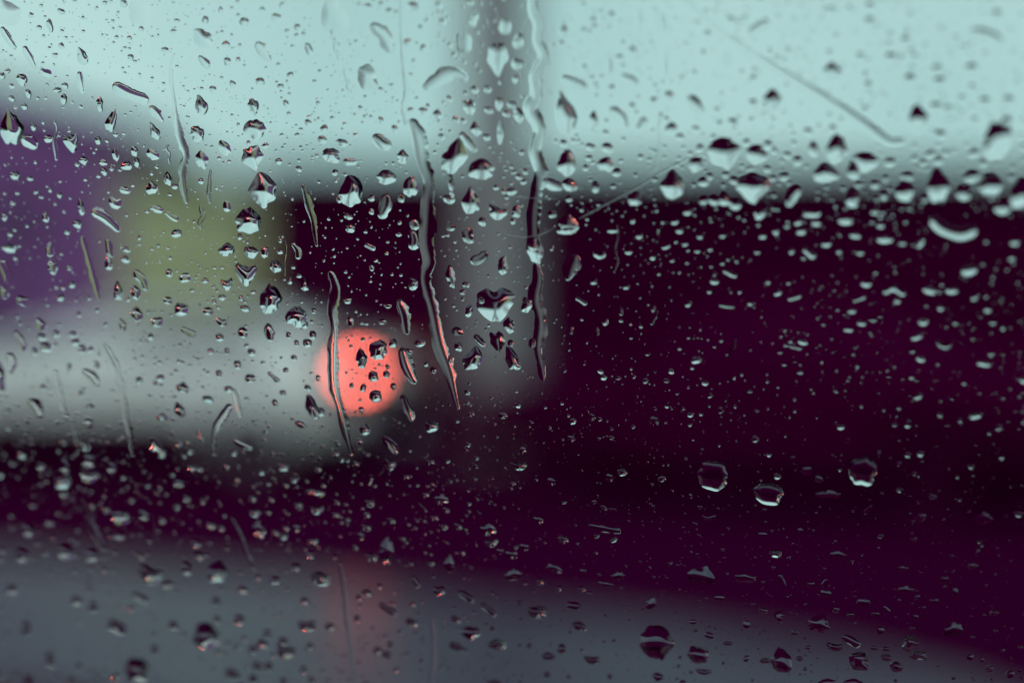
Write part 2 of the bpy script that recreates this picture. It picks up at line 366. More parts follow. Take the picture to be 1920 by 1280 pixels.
# ------------------------------------------------------------------ the car we look out of: its side window
TA, TB = 0.195, 0.27                                  # the glass leans in at the top and turns away to the left
NRM = Vector((TA, 1, TB)).normalized()
V_ = (Vector((0, 0, 1)) - NRM * NRM.z).normalized(); U_ = NRM.cross(V_)
P0 = Vector((0, 0.30, CAMZ))
PANE = Matrix((( U_.x, V_.x, NRM.x, P0.x), (U_.y, V_.y, NRM.y, P0.y), (U_.z, V_.z, NRM.z, P0.z), (0, 0, 0, 1)))
def on_pane(px, py):
    r = Vector(((px - 960) / FPX, 1, (640 - py) / FPX)); o = Vector((0, 0, CAMZ))
    t = (P0 - o).dot(NRM) / r.dot(NRM); return o + r * t, t / FPX     # point on the outer face, metres per pixel there
own = empty('car', (0, 0, 0)); tag(own, 'dark car with rain covered side window, looked out of from its seat', 'car')
own.matrix_world = PANE
def own_part(mb, name, m, parent=own, smooth=False): return mb.build(name, m, parent, smooth)
T = 0.004; ua, ub, va, vb = -0.46, 0.42, -0.20, 0.24
pane = own_part(MB().box(ua, ub, va, vb, -T, 0.0), 'window_pane', 'pane_glass')
pane['label'] = 'clear side window wet with rain'
door = own_part(MB().bbox(ua - 0.12, ub + 0.12, -0.78, va - 0.004, -0.09, 0.03, 0.02), 'door', 'own_paint')
MB().bbox(ua + 0.04, ua + 0.24, va - 0.14, va - 0.10, 0.031, 0.06, 0.01).build('handle', 'own_paint', door)
MB().bbox(ua - 0.1, ub + 0.1, -0.74, va - 0.01, -0.15, -0.093, 0.015).build('door_trim', 'cabin_trim', door)
fr = MB()
fr.box(ua - 0.09, ua - 0.001, va, vb, -0.03, 0.012).box(ub + 0.001, ub + 0.09, va, vb, -0.03, 0.012).box(ua - 0.09, ub + 0.09, vb + 0.001, vb + 0.08, -0.03, 0.012)
own_part(fr, 'window_frame', 'own_paint')
own_part(MB().box(ua - 0.001, ub + 0.001, va - 0.003, va + 0.012, 0.001, 0.012), 'weather_seal', 'black_plastic')
own_part(MB().bbox(-1.6, 1.6, vb + 0.082, vb + 0.13, -1.5, 0.012, 0.02), 'roof', 'cabin_trim')
own_part(MB().bbox(-1.6, 1.6, -0.83, -0.785, -1.5, 0.03, 0.02), 'floor_pan', 'cabin_trim')
own_part(MB().bbox(-1.6, 1.6, -0.78, vb + 0.08, -1.55, -1.502, 0.02), 'far_side', 'cabin_trim')
own_part(MB().bbox(-1.65, -1.602, -0.78, vb + 0.08, -1.5, 0.0, 0.02), 'bulkhead', 'cabin_trim')
own_part(MB().bbox(1.602, 1.65, -0.78, vb + 0.08, -1.5, 0.0, 0.02), 'bulkhead', 'cabin_trim')
own_part(MB().bbox(-1.6, ua - 0.124, -0.78, vb + 0.08, -0.05, 0.011, 0.01), 'body_side', 'own_paint')
own_part(MB().bbox(ub + 0.124, 1.6, -0.78, vb + 0.08, -0.05, 0.011, 0.01), 'body_side', 'own_paint')
for wu in (-1.25, 1.25):
    for wd in (0.02, -1.5):
        w = empty('wheel'); w.parent = own
        cen = Vector(PANE @ Vector((wu, -0.8, wd))); cen.z = 0.31
        w.matrix_world = Matrix.Translation(cen) @ Matrix.Rotation(math.atan2(-NRM.x, NRM.y), 4, 'Z')
        MB().lathe([(0.19, -0.1), (0.29, -0.1), (0.31, -0.07), (0.31, 0.07), (0.29, 0.1), (0.19, 0.1), (0.19, -0.1)], 28, 'y').build('tyre', 'dark_rubber', w, True)
        MB().lathe([(0.001, -0.05), (0.188, -0.06), (0.188, 0.06), (0.001, 0.05)], 20, 'y').build('rim', 'dark_rim', w)

# ------------------------------------------------------------------ water on the glass
GAP = 0.00004
def frame_at(p): 
    m = PANE.copy(); m.translation = p + NRM * GAP; return m
def harm(amp, rnd, n=9):
    c = [(k, amp * 1.25 * rnd.uniform(0.2, 1) / (k ** 0.75), rnd.uniform(0, 6.283)) for k in range(2, 2 + n)]
    return lambda a: 1 + sum(b * math.cos(k * a + ph) for k, b, ph in c)
def dome(w, h, kind, ca, rnd, seg=40, rings=9, rough=0.10, lump=0.3, flat=0.0):
    """drop outline in metres, y up; returns vertices and faces, flat base apart so that its edge stays crisp"""
    hf = harm(rough, rnd); ex = rnd.uniform(2.0, 2.5)
    rim = []
    for i in range(seg):
        a = 2 * math.pi * i / seg; ca_, sa_ = math.cos(a), math.sin(a)
        r = 1 / (abs(ca_) ** ex + abs(sa_) ** ex) ** (1 / ex)
        x, y = r * ca_ * w / 2 * hf(a), r * sa_ * h / 2 * hf(a)
        if kind == 't': x *= 1 - 0.55 * max(0, y / (h / 2)) ** 1.2          # narrow top
        if kind == 'd': x *= 1 - 0.6 * max(0, -y / (h / 2)) ** 1.2          # narrow bottom
        if kind == 'h': y += 0.16 * h * math.exp(-(x / (w * 0.16)) ** 2) * (-1 if y > 0 else 0.0); x *= 1 - 0.5 * max(0, -y / (h / 2)) ** 1.3
        if kind == 'c': y += 0.35 * h * ((2 * x / w) ** 2 - 0.3)               # sagging crescent
        if kind == 'k': x *= 1 - 0.6 * max(0, y / (h / 2)) ** 1.3; x += 0.08 * w * y / (h / 2)
        rim.append((x, y))
    ax, ay = rnd.uniform(-0.1, 0.1) * w, -rnd.uniform(0.04, 0.2) * h
    if kind == 'c': ay = -0.12 * h
    # smooth film height: an averaged distance to the rim, so that corners do not raise ridges
    R_ = np.array(rim + [rim[0]]); U8 = 8
    dn = np.concatenate([R_[:-1] + (R_[1:] - R_[:-1]) * (t / U8) for t in range(U8)])
    dl = np.concatenate([np.linalg.norm(R_[1:] - R_[:-1], axis=1) / U8] * U8)
    v = [(ax, ay)]; f = []
    for j in range(1, rings + 1):
        s = 1 - (1 - j / rings) ** 1.25
        for i in range(seg): v.append((lerp(ax, rim[i][0], s), lerp(ay, rim[i][1], s)))
    Q = np.array(v); dist = np.linalg.norm(Q[:, None, :] - dn[None], axis=2) + 1e-9
    phi = math.sqrt(2) * ((dl[None] / dist ** 3).sum(1)) ** -0.5
    if flat: hb = flat * min(w, h) / 2; phi = hb * np.tanh(phi / hb)
    off = (rnd.uniform(0, 99), rnd.uniform(0, 99)); aa = min(w, h) / 2; tn = math.tan(ca)
    zz = [0.0 if i > (rings - 1) * seg else tn * phi[i] * (1 + lump * noise.noise((v[i][0] / aa * 0.6 + off[0], v[i][1] / aa * 0.6 + off[1], 0)) - 0.12 * v[i][1] / (h / 2)) for i in range(len(v))]
    v = [(p[0], p[1], z) for p, z in zip(v, zz)]
    for i in range(seg): f.append((0, 1 + i, 1 + (i + 1) % seg))
    for j in range(rings - 1):
        a, b = 1 + j * seg, 1 + (j + 1) * seg
        for i in range(seg): f.append((a + i, b + i, b + (i + 1) % seg, a + (i + 1) % seg))
    nd = len(f)
    k = len(v); v += [(x, y, 0.0) for x, y in rim]; f.append(tuple(range(k + seg - 1, k - 1, -1)))
    return v, f, nd
def ribbon(pts, ca, rnd, jag=0.12, step=3.0, cross=10, taper=True):
    """pts: (x, y, width) in metres on the pane; a bead of water swept along a spine"""
    P = [Vector((a, b, c)) for a, b, c in pts]
    sm = []
    for i in range(len(P) - 1):
        p0, p1, p2, p3 = P[max(i - 1, 0)], P[i], P[i + 1], P[min(i + 2, len(P) - 1)]
        n = max(2, int((p2 - p1).length / (step * 1e-4)))
        for q in range(n):
            t = q / n
            sm.append(0.5 * ((2 * p1) + (p2 - p0) * t + (2 * p0 - 5 * p1 + 4 * p2 - p3) * t * t + (3 * p1 - p0 - 3 * p2 + p3) * t ** 3))
    sm.append(P[-1]); N = len(sm)
    off = rnd.uniform(0, 99); v = []; f = []
    rho = 1 / math.sin(ca); cot = 1 / math.tan(ca); length = 0
    base = []; wm = sum(q.z for q in P) / len(P)
    tot = sum((sm[i + 1].xy - sm[i].xy).length for i in range(N - 1)) or 1e-6
    for i, p in enumerate(sm):
        tg = (sm[min(i + 1, N - 1)].xy - sm[max(i - 1, 0)].xy); 
        if tg.length < 1e-9: tg = Vector((0, -1))
        tg.normalize(); nr = Vector((-tg.y, tg.x))
        if i: length += (sm[i].xy - sm[i - 1].xy).length
        wl = p.z / 2 * (1 + jag * 2 * noise.noise((length / wm * 0.45, off, 0)) + jag * noise.noise((length / wm * 1.5, off, 3)) + jag * 0.7 * noise.noise((length / wm * 3.3, off, 13)))
        wr = p.z / 2 * (1 + jag * 2 * noise.noise((length / wm * 0.45, off, 7)) + jag * 0.4 * noise.noise((length / wm * 1.3, off, 9)))
        e = 1.0
        if taper:
            q = min(length, tot - length) / (p.z * 0.55 + 1e-9)
            if q < 1: e = math.sqrt(max(0.0, 1 - (1 - q) ** 2)) * 0.97 + 0.03
        wl *= e; wr *= e
        hh = p.z / 2 * e * (1 + 0.12 * noise.noise((length / wm * 0.3, off, 5)))
        for j in range(cross + 1):
            s = -math.cos(math.pi * j / cross)
            w0 = p.z / 2 * e; we = wl if s > 0 else wr; c = p.xy + nr * (s * lerp(w0, we, s * s * s * s))
            v.append((c.x, c.y, hh * (math.sqrt(max(0, rho * rho - s * s)) - cot)))
        base.append((p.xy - nr * wr, p.xy + nr * wl))
    m_ = cross + 1
    for i in range(N - 1):
        for j in range(cross): f.append((i * m_ + j, (i + 1) * m_ + j, (i + 1) * m_ + j + 1, i * m_ + j + 1))
    nd = len(f); k = len(v)
    for a, b in base: v += [(a.x, a.y, 0), (b.x, b.y, 0)]
    for i in range(N - 1): f.append((k + 2 * i, k + 2 * i + 1, k + 2 * i + 3, k + 2 * i + 2))
    return v, f, nd
def water_obj(name, v, f, nd, p):
    me = bpy.data.meshes.new(name); me.from_pydata(v, [], f); me.materials.append(M['water'])
    sm = [i < nd for i in range(len(f))]; me.polygons.foreach_set('use_smooth', sm)
    # consistent outward winding
    s = sum(pl.normal.z * pl.area for pl in list(me.polygons)[:nd])
    if s < 0: me.flip_normals()
    me.update(); o = bpy.data.objects.new(name, me); col.objects.link(o); o.matrix_world = frame_at(p); return o

used = []                                               # pixel discs already taken
# (x, y, w, h, tilt degrees, kind, contact angle); angles: s shallow, m medium, f full
A = {'p': 44, 's': 14, 'm': 25, 'f': 39}; AT = {'s': 12, 'm': 19, 'f': 26}
DROPS = []
def D(txt):
    for line in txt.strip().split('\n'):
        for it in line.split(';'):
            q = it.split()
            if len(q) < 4: continue
            DROPS.append((float(q[0]), float(q[1]), float(q[2]), float(q[3]), float(q[4]) if len(q) > 4 else 0.0, q[5] if len(q) > 5 else 'r', q[6] if len(q) > 6 else 'm'))
D('''20 25 55 46 20 r s;267 22 45 46 0 r s;630 32 52 72 0 r s;100 48 12 26 10 r;160 105 22 34 20 t;385 72 42 32 20 r s;583 92 14 26 20 r
492 152 18 14;382 196 26 38 10 t f;375 250 27 30 0 r f;480 200 24 30 0 d;483 243 42 42 0 d f;478 295 42 46 15 d f;383 297 26 34 0 t;425 275 24 30 20 t
215 225 22 42 -25 t;295 245 18 36 20 t;292 288 26 20 20 r;28 238 46 64 0 k f;140 265 30 32 10 c f;258 282 15 20 0 r f;262 303 13 18 0 r f;497 352 54 66 10 k f;470 411 50 52 0 k f
625 290 34 26 10 r f;320 333 18 26 0 t f;290 350 24 24 0 t;240 355 24 12 5 r;222 378 26 22 20 c;158 385 13 32 5 t;92 405 13 20 0 t;300 390 26 14 10 r;430 385 16 20;193 190 14 20 -15 t
126 185 14 20 -10 r;48 150 22 26 0 d;60 175 12 18;70 237 12 14;190 262 12 16;222 288 14 22 10 t;193 200 12 18;128 160 14 12;114 168 18 10
693 145 36 52 10 r s;873 80 28 36 0 r s;890 36 15 32 -20 r;935 110 40 64 0 d m;950 50 24 30 -20 r;975 76 24 28 0 t;972 120 22 22 25 r;938 195 16 26 0 d;940 246 13 46 0 t;975 215 20 28 25 r
882 200 26 32 0 h;895 240 22 26 0 t f;915 256 14 14;856 290 46 66 -15 k m;905 315 50 42 0 t f;885 375 34 50 0 t m;758 292 22 26 0 t f;660 302 26 14;728 331 36 26 5 r f;662 355 52 54 20 k f
773 348 28 40 -15 t f;848 340 12 30 5 r;935 396 36 24 15 c f;1062 212 40 72 10 t m;1115 222 16 32 0 t;1065 303 36 48 0 t f;1138 306 30 26 20 t f;1158 322 16 14;1260 238 24 20 0 t f
1070 346 28 22 15 r;1118 350 13 20;1262 345 40 54 0 t f;1067 418 38 38 -10 k;1192 372 26 24 15 t;1250 120 12 50 0 r s;1145 122 10 30 0 r s;1240 40 26 40 10 r s;1200 30 18 30 0 r s
845 372 22 18 15 r;850 352 12 30;848 425 18 12;1038 400 16 14;970 395 16 22;700 370 14 12;755 370 14 16;640 372 12 14;700 395 10 12;780 420 18 20 15 r;830 255 12 12
1363 110 20 40 0 t s;1560 132 32 32 0 t m;1447 186 36 40 0 k m;1412 192 16 14;1720 220 36 52 10 t m;1868 262 46 70 -15 r m;1358 286 54 62 10 d f;1418 289 38 36 10 d f;1305 308 28 28 -20 d f
1568 276 34 56 0 t f;1525 277 18 28 0 t f;1622 303 42 36 0 d f;1547 323 42 36 -10 t f;1600 317 26 32 20 k f;1412 352 58 56 0 d f;1358 372 22 24 0 t f;1598 370 24 36 0 t f;1696 356 34 38 0 t f;1757 346 42 58 15 k f
1856 346 38 38 -15 r f;1912 362 38 54 0 k f;1806 360 28 26 15 r;1878 388 28 26 0 r f;1522 398 32 16 5 r;1585 409 28 22 20 r;1425 398 22 22 0 r f;1378 382 26 18 10 r;1340 375 22 16 15 r
1320 375 16 14;1760 150 20 14;1820 125 24 16 0 t m;1705 145 20 18 0 t;1885 225 20 20 0 t;1762 250 18 16;1640 395 16 12;1530 415 18 14;1650 420 16 12;1290 395 16 14;1430 440 14 12;1820 330 26 20
1700 330 22 14;1640 345 16 14;1470 330 18 14;1320 340 20 16;1495 300 16 16;1440 270 16 16;1400 265 12 12;1330 330 14 12
930 567 74 68 0 h f;1005 466 30 52 0 r f;848 516 18 44 5 r;945 496 20 32 0 r m;880 440 24 30 15 r;777 530 20 22 0 r f;882 580 14 24 -25 r f;990 570 18 30 -25 r f;935 636 28 42 10 h m
957 607 22 28 15 r f;890 668 36 48 -10 k f;962 668 26 48 15 t f;712 653 36 36 20 r f;681 668 22 38 10 k f;703 702 20 20 0 r f;707 738 24 24 0 r f;727 698 13 15 0 r f;684 723 11 17 -25 r f;663 719 9 11 0 r f
860 618 22 16 0 r s;945 775 18 12;812 795 28 20 10 c f;687 800 22 24 0 t f;848 670 12 16;1065 431 36 13 0 r;1126 475 26 14 0 c;1115 525 14 12;1120 615 11 24 10 t;1072 615 12 20;987 560 10 12;1000 640 14 18
905 560 12 14;870 545 12 10;960 640 12 14;740 640 16 18 0 k f;790 640 22 14;660 600 14 18;655 560 16 14;700 500 10 12;770 655 14 12;815 690 12 14;740 720 12 14;720 600 16 10;730 570 16 10
1180 470 14 10;1200 440 14 12;1225 480 12 10;1250 460 18 9 -20 r;1175 535 14 10;1275 430 14 12;1150 430 20 10;1165 580 10 20 5 t;1225 575 10 14;1135 720 12 8;1160 705 12 8;1215 660 10 8;1250 710 14 8 15 r
1502 431 18 14 0 r f;1658 446 30 16 0 r f;1725 451 14 22 -20 r f;1603 439 20 12 10 r f;1691 453 14 10;1815 503 30 22 -15 r f;1340 525 17 11 15 r f;1623 528 19 15 15 r f;1742 541 26 15 15 r f;1783 542 22 13 0 r f
1828 549 14 26 -25 r;1597 580 15 9 0 r f;1730 600 20 12 0 c f;1718 628 22 11 -15 r f;1725 669 18 11 20 r f;1843 678 26 11 10 r f;1828 775 26 11 -15 r f;1505 638 20 9 15 r f;1590 615 18 8 5 r f;1636 597 20 9;1615 603 16 9 10 r f
1285 455 12 9;1308 468 12 8;1332 465 10 8;1420 470 12 8;1355 440 12 8;1549 455 18 12;1612 471 14 10;1650 590 12 10;1790 600 13 14;1850 575 16 16;1860 600 18 12;1895 480 14 14;1470 680 12 6;1463 657 12 6;1407 730 13 6
1418 767 15 6;1566 730 14 6 15 r;1601 728 14 7;1665 703 15 7;1718 710 13 7;1677 794 14 7 10 r;1776 795 14 7;1425 788 10 5;1490 675 10 6;1500 695 12 6;1340 645 8 10;1290 565 14 16
25 463 28 18 10 r f;100 465 15 28 -10 t;105 497 18 30 0 t;210 490 15 30 0 t;228 541 15 36 0 t f;430 465 32 26 0 k f;475 470 28 26 0 h f;465 510 40 38 10 c f;430 530 24 20 0 c f;521 497 22 24 20 r f;511 557 42 56 0 k f
560 590 42 40 0 k f;575 530 16 26 0 t f;345 577 28 24 0 r;262 585 24 26 10 t;83 606 20 24 15 r m;5 700 24 56 0 r m;348 722 24 22 15 t;342 762 20 32 15 t;172 786 18 20 0 r;588 757 26 46 15 t f;568 790 22 14 15 r
400 655 14 10;476 657 16 14 0 r f;450 680 14 16;430 655 10 12;545 625 10 12;580 640 18 16 0 r f;520 750 12 14;605 768 18 18 0 r f;540 690 12 10;300 600 22 20;235 605 14 24 20 t;160 650 16 16;187 680 12 14;72 655 12 14;320 560 18 14
225 550 12 18;50 560 24 20;15 545 16 24;260 545 20 26;395 580 20 16;420 600 24 14 20 c;460 620 20 20;560 640 10 12;600 705 10 12;590 625 14 16 0 r f;575 605 14 16 0 r f;592 580 10 10;500 470 16 22
128 868 18 34 -10 t;172 860 24 26 -20 r;173 886 38 24 15 c;123 896 32 34 0 k f;84 870 16 18;230 963 36 30 15 r m;215 872 16 20;340 902 20 13;595 919 40 15;597 950 30 15 -5 c f;490 986 24 38 -10 t;482 956 22 15 20 r f
412 1066 38 44 -10 k f;287 1072 46 34 15 c f;130 1030 32 28 20 r;48 1036 26 30 0 r;178 1036 24 24 0 r;225 1168 40 24 15 r m;391 1186 50 52 0 r f;263 1250 50 50 -15 r f;453 1155 20 22 0 r;355 1060 22 26 0 t
580 1166 36 20 -10 c;540 1215 36 26 10 c f;605 1080 38 24 5 r f;440 1256 32 18 10 r;520 1082 22 14;100 975 18 12;60 990 22 26;30 1100 26 22;150 1120 24 20;180 1130 20 20;55 1170 18 30;100 1230 24 26;330 1165 20 16
535 870 22 16 10 r f;495 880 12 12 0 r f;540 905 12 10;450 895 10 8;430 870 14 10;365 873 16 12 0 c;355 930 14 12;275 960 18 20;310 970 14 14;540 985 14 12;535 1000 16 12 0 r f;560 985 12 14;590 1010 18 14 0 r f;585 1035 18 12;420 985 12 12
400 980 18 14;380 875 12 10;385 935 10 12;230 1000 20 14;610 905 10 10;600 875 14 10;320 1090 22 14;460 1100 18 14;410 1120 18 14;505 1180 18 14;535 1195 20 16;575 1120 16 12;140 1270 24 20;480 1265 20 16;60 1265 26 20
735 866 22 24 0 h f;975 869 30 14 0 c f;830 931 28 22 10 k;918 986 32 28 10 k;924 1012 26 18 -15 h f;728 1027 28 52 -10 t;965 1071 34 24 0 k;1042 1058 28 22 20 k;845 1052 18 36 -10 t;775 1161 26 14 15 r f;825 1102 26 18 0 h
1010 1142 34 26 -15 r f;1077 1130 30 15 5 r;1088 1168 28 17 15 r f;885 1181 38 28 0 d f;935 1201 34 24 0 t f;1030 1223 26 15 0 t;1055 1210 15 22 -20 r f;1112 1230 32 15 0 c;930 1274 32 14 0 t;1232 1200 66 72 10 d f
1160 1073 26 20 0 k;1137 1089 28 10 5 r;1222 1125 20 26 -15 k;940 1028 14 10;1120 1000 10 7 0 r f;1152 1007 14 9 -25 r f;1150 950 14 6;1095 1065 12 8;700 1040 20 16 10 r f;680 1000 12 14;765 890 12 8;895 870 8 8
1337 887 58 60 0 r p;1441 921 52 46 0 r p;1617 879 54 54 0 r p;1553 922 48 15 0 t;1330 966 28 11 0 c;1316 1074 50 42 15 k;1398 1076 42 24 0 t;1843 967 32 26 0 k;1570 1034 32 12 0 t;1691 1059 22 12 0 t;1697 1099 32 15 0 t;1618 1123 26 16 -10 r
1535 1162 42 40 10 k f;1548 1106 20 15 15 r;1310 1221 40 34 0 r f;1465 1231 42 50 15 k f;1610 1233 34 40 0 r f;1705 1200 28 32 0 r f;1722 1222 32 18 0 r f;1680 1243 24 22 0 r f;1661 1226 20 14 0 r f;1565 1206 32 15 10 c f;1460 1151 18 26 -15 r f
1785 1172 36 32 0 k;1600 1273 38 18 0 t;1550 1273 36 18 -10 t;1320 1252 32 10 5 c;1430 997 18 8;1350 1115 18 10;1300 1160 14 10;1490 1180 18 12 0 t f;1365 1200 18 8;1435 1232 20 12 0 r f;1638 1208 14 8;1660 1210 16 10 0 r f
1400 1165 14 16;1330 1185 20 12 20 r;1650 1175 14 16;1650 1000 12 10 0 r f;1500 990 12 10;1640 1145 16 12;1750 1120 18 8;1520 1090 14 12;1820 1055 26 14;1770 1080 14 12''')
# beads and streaks with a bent spine: contact angle letter, then x y width ...
SWEEPS = []
def S(txt):
    for it in txt.replace('\n', ';').split(';'):
        q = it.split()
        if len(q) < 7: continue
        n = list(map(float, q[1:])); SWEEPS.append((q[0], [tuple(n[i:i + 3]) for i in range(0, len(n), 3)]))
S('''m 10 50 10 22 72 16 36 92 10;m 51 86 10 62 105 15 73 127 8;m 155 133 8 157 152 12 162 176 6;m 217 158 22 245 174 24 285 186 18;m 378 104 10 388 116 18 397 126 10;s 486 78 16 497 96 22 512 116 10;m 286 198 10 298 210 18 311 228 8
f 47 256 20 62 265 24 76 277 20;m 178 394 16 205 406 22 230 432 14;m 314 394 9 327 404 12 340 411 8;s 698 46 22 722 66 30 737 98 20;s 796 166 14 820 150 30 848 139 28 880 148 12;m 867 247 14 880 264 18 897 282 10
f 705 250 18 720 268 26 738 272 18;f 729 362 20 727 386 22 716 408 16;s 1055 144 14 1080 156 20 1103 162 12;s 1144 203 12 1165 215 18 1176 240 10;s 1166 140 10 1185 150 16 1198 156 8;s 1196 242 8 1212 220 14;f 1020 335 14 1040 345 18 1057 352 12
m 1403 62 12 1425 50 18 1442 38 14;s 1762 48 22 1769 80 18 1782 112 16;m 1818 57 14 1850 66 26 1878 80 14;m 1291 180 12 1305 196 22 1321 208 12;m 1499 350 18 1485 366 20 1478 386 14;f 1746 403 20 1768 426 28 1800 436 30 1830 424 24
f 687 455 10 708 465 12;f 774 428 18 779 448 22 775 466 18;m 1084 475 22 1072 500 26 1066 524 8;m 884 487 18 900 482 20 916 470 14;m 750 558 22 760 586 26 766 624 10;f 892 624 10 912 646 12;m 756 648 14 766 682 26 782 716 16;m 757 735 12 768 764 20 776 786 8
f 721 814 10 735 826 20 748 846 8;f 1081 554 8 1102 568 8;m 1233 577 7 1229 590 10 1221 606 7;f 1507 462 14 1528 481 15;f 1356 504 8 1382 516 10;f 1477 558 10 1502 550 11;f 1655 546 12 1675 536 13 1696 550 12;f 1599 562 9 1622 552 10
f 1756 636 12 1771 645 13 1786 637 9;f 1469 643 6 1504 650 7;m 1378 630 6 1375 648 9 1361 662 9;f 1349 569 6 1378 573 7;m 7 485 14 20 510 20 31 536 10;m 208 445 12 211 468 14 216 480 8;m 257 505 16 272 520 20 281 542 10;m 551 454 8 562 468 14 563 484 12
f 507 603 16 510 620 20 513 637 8;m 344 612 12 372 625 16;m 34 618 10 47 638 16 53 656 10;m 25 658 14 29 680 16 26 698 10;s 159 690 12 178 700 18 191 720 12;m 59 744 16 74 756 20 83 778 12;f 289 814 14 300 834 24 314 852 14;f 442 818 11 478 836 13
f 507 694 8 528 713 12;f 254 1106 14 283 1123 18;f 787 938 5 803 954 6;m 1104 980 8 1130 986 14 1166 992 10;f 714 1126 12 746 1146 14;f 861 1104 12 891 1121 15;f 904 1126 12 933 1147 14;f 845 1200 10 880 1216 12
m 1634 942 6 1620 959 10;f 1579 1186 14 1612 1204 20;f 700 885 8 695 905 6;m 775 1075 8 788 1095 14;f 375 800 6 384 822 8;m 1460 1072 8 1473 1094 8;m 1655 1130 6 1668 1142 8;m 1550 1080 6 1540 1094 8''')
# long water trails
TRAILS = [
 ('f', 'long wavy water trail running down over the right edge of the concrete column', [(1000, -30, 16), (1003, 20, 20), (1012, 45, 22), (1010, 75, 18), (1022, 105, 22), (1004, 140, 20), (1008, 180, 24), (998, 205, 26), (1014, 240, 26), (1006, 280, 22), (1016, 320, 26), (1010, 350, 22), (1003, 390, 26), (1002, 440, 24), (1004, 468, 26)], 0.16),
 ('m', 'faint lower run of the column trail below its hanging drop', [(1008, 490, 10), (1012, 520, 20), (1006, 560, 22), (1014, 600, 22), (1010, 650, 22), (1018, 690, 16), (1022, 710, 6)], 0.18),
 ('m', 'long scalloped water trail running down the left side of the concrete column', [(772, 222, 12), (786, 250, 30), (795, 300, 26), (808, 340, 24), (806, 400, 28), (804, 450, 26), (810, 490, 24), (800, 520, 26), (815, 580, 28), (828, 640, 26), (845, 690, 22), (856, 735, 14), (862, 765, 6)], 0.14),
 ('s', 'thin faint water trail that feeds the scalloped trail from above', [(752, -20, 4), (756, 90, 6), (764, 170, 10), (758, 200, 8), (765, 235, 8)], 0.15),
 ('m', 'water trail crossing the red tail lamp glow with a bright rim', [(622, 505, 16), (634, 540, 24), (626, 580, 20), (630, 620, 18), (628, 670, 24), (630, 720, 20), (640, 760, 18), (650, 800, 16), (663, 850, 8)], 0.16),
 ('s', 'pale faint water trail wandering down before the cream outbuilding', [(332, 100, 6), (326, 140, 8), (335, 215, 8), (342, 260, 18), (352, 290, 14), (346, 320, 14), (350, 352, 14), (356, 380, 6)], 0.2),
 ('f', 'short hooked water trail below the white car', [(437, 752, 14), (424, 772, 16), (409, 797, 14), (406, 850, 7)], 0.12),
 ('m', 'slanting water streak left of the carriageway edge', [(158, 930, 8), (176, 975, 12), (190, 1005, 14), (206, 1028, 6)], 0.14),
 ('m', 'thin straight slanting water streak over the carriageway edge', [(438, 966, 5), (455, 1000, 9), (470, 1040, 11), (480, 1060, 5)], 0.12),
 ('s', 'faint straight water run low on the glass', [(812, 1150, 8), (816, 1200, 10), (813, 1250, 12), (808, 1300, 10)], 0.1),
 ('s', 'faint water run beneath the red lamp reflection', [(640, 1050, 6), (650, 1100, 10), (655, 1150, 12), (660, 1200, 8), (672, 1300, 8)], 0.12),
 ('s', 'faint bent water run before the white car flank', [(200, 640, 8), (226, 685, 12), (236, 740, 10), (250, 810, 12), (256, 850, 6)], 0.2),
 ('s', 'second faint bent water run farther along the white car flank', [(110, 690, 8), (118, 730, 12), (130, 780, 10)], 0.2),
 ('s', 'narrow water run down the violet house front', [(160, 440, 8), (172, 480, 14), (185, 530, 14), (192, 560, 6)], 0.18),
 ('m', 'fine water line slanting across the open sky', [(1270, -20, 9), (1330, 40, 11), (1400, 90, 14), (1470, 135, 15), (1560, 190, 16), (1620, 230, 15), (1665, 262, 15), (1695, 262, 10)], 0.1),
 ('m', 'narrow dark water run beside the dark building corner', [(572, 345, 8), (580, 380, 16), (592, 420, 12), (598, 460, 6)], 0.2),
]
def px_local(o, x, y):                                  # pixel -> pane coordinates relative to point o
    p, s = on_pane(x, y); q = p - o; return q.dot(U_), q.dot(V_), s
SPECIAL = {
 (930, 567): 'large heart shaped raindrop hanging over the middle of the concrete column',
 (1337, 887): 'large clear round raindrop with a bright lower rim over the dark saloon car',
 (1441, 921): 'clear raindrop with a narrowed foot and bright lower rim over the dark saloon car',
 (1617, 879): 'round clear raindrop with a thin bright lower rim alone on the dark glass',
 (1232, 1200): 'largest raindrop low on the glass with a bright foot over the carriageway',
 (1005, 466): 'swollen raindrop ending the wavy trail on the concrete column',
 (630, 32): 'large shallow pale raindrop high on the glass over open sky',
 (935, 110): 'pale leaf shaped raindrop with a pointed foot high on the concrete column',
 (1412, 352): 'plump raindrop with a dark cap at the flat roof edge',
 (1358, 286): 'plump raindrop with a dark cap just above the flat roof edge',
 (497, 352): 'large jagged raindrop beside the left corner of the dark building',
 (470, 411): 'large ragged raindrop over the cream outbuilding',
 (391, 1186): 'large soft round raindrop low on the glass over the grey carriageway',
 (263, 1250): 'large soft tilted raindrop at the foot of the grey carriageway',
 (707, 738): 'small round raindrop low in the red tail lamp glow',
 (712, 653): 'angular raindrop at the top of the red tail lamp glow',
 (28, 238): 'large pointed raindrop over the roof of the violet house',
 (1868, 262): 'large blurred raindrop with a dark oval top over the sky',
}
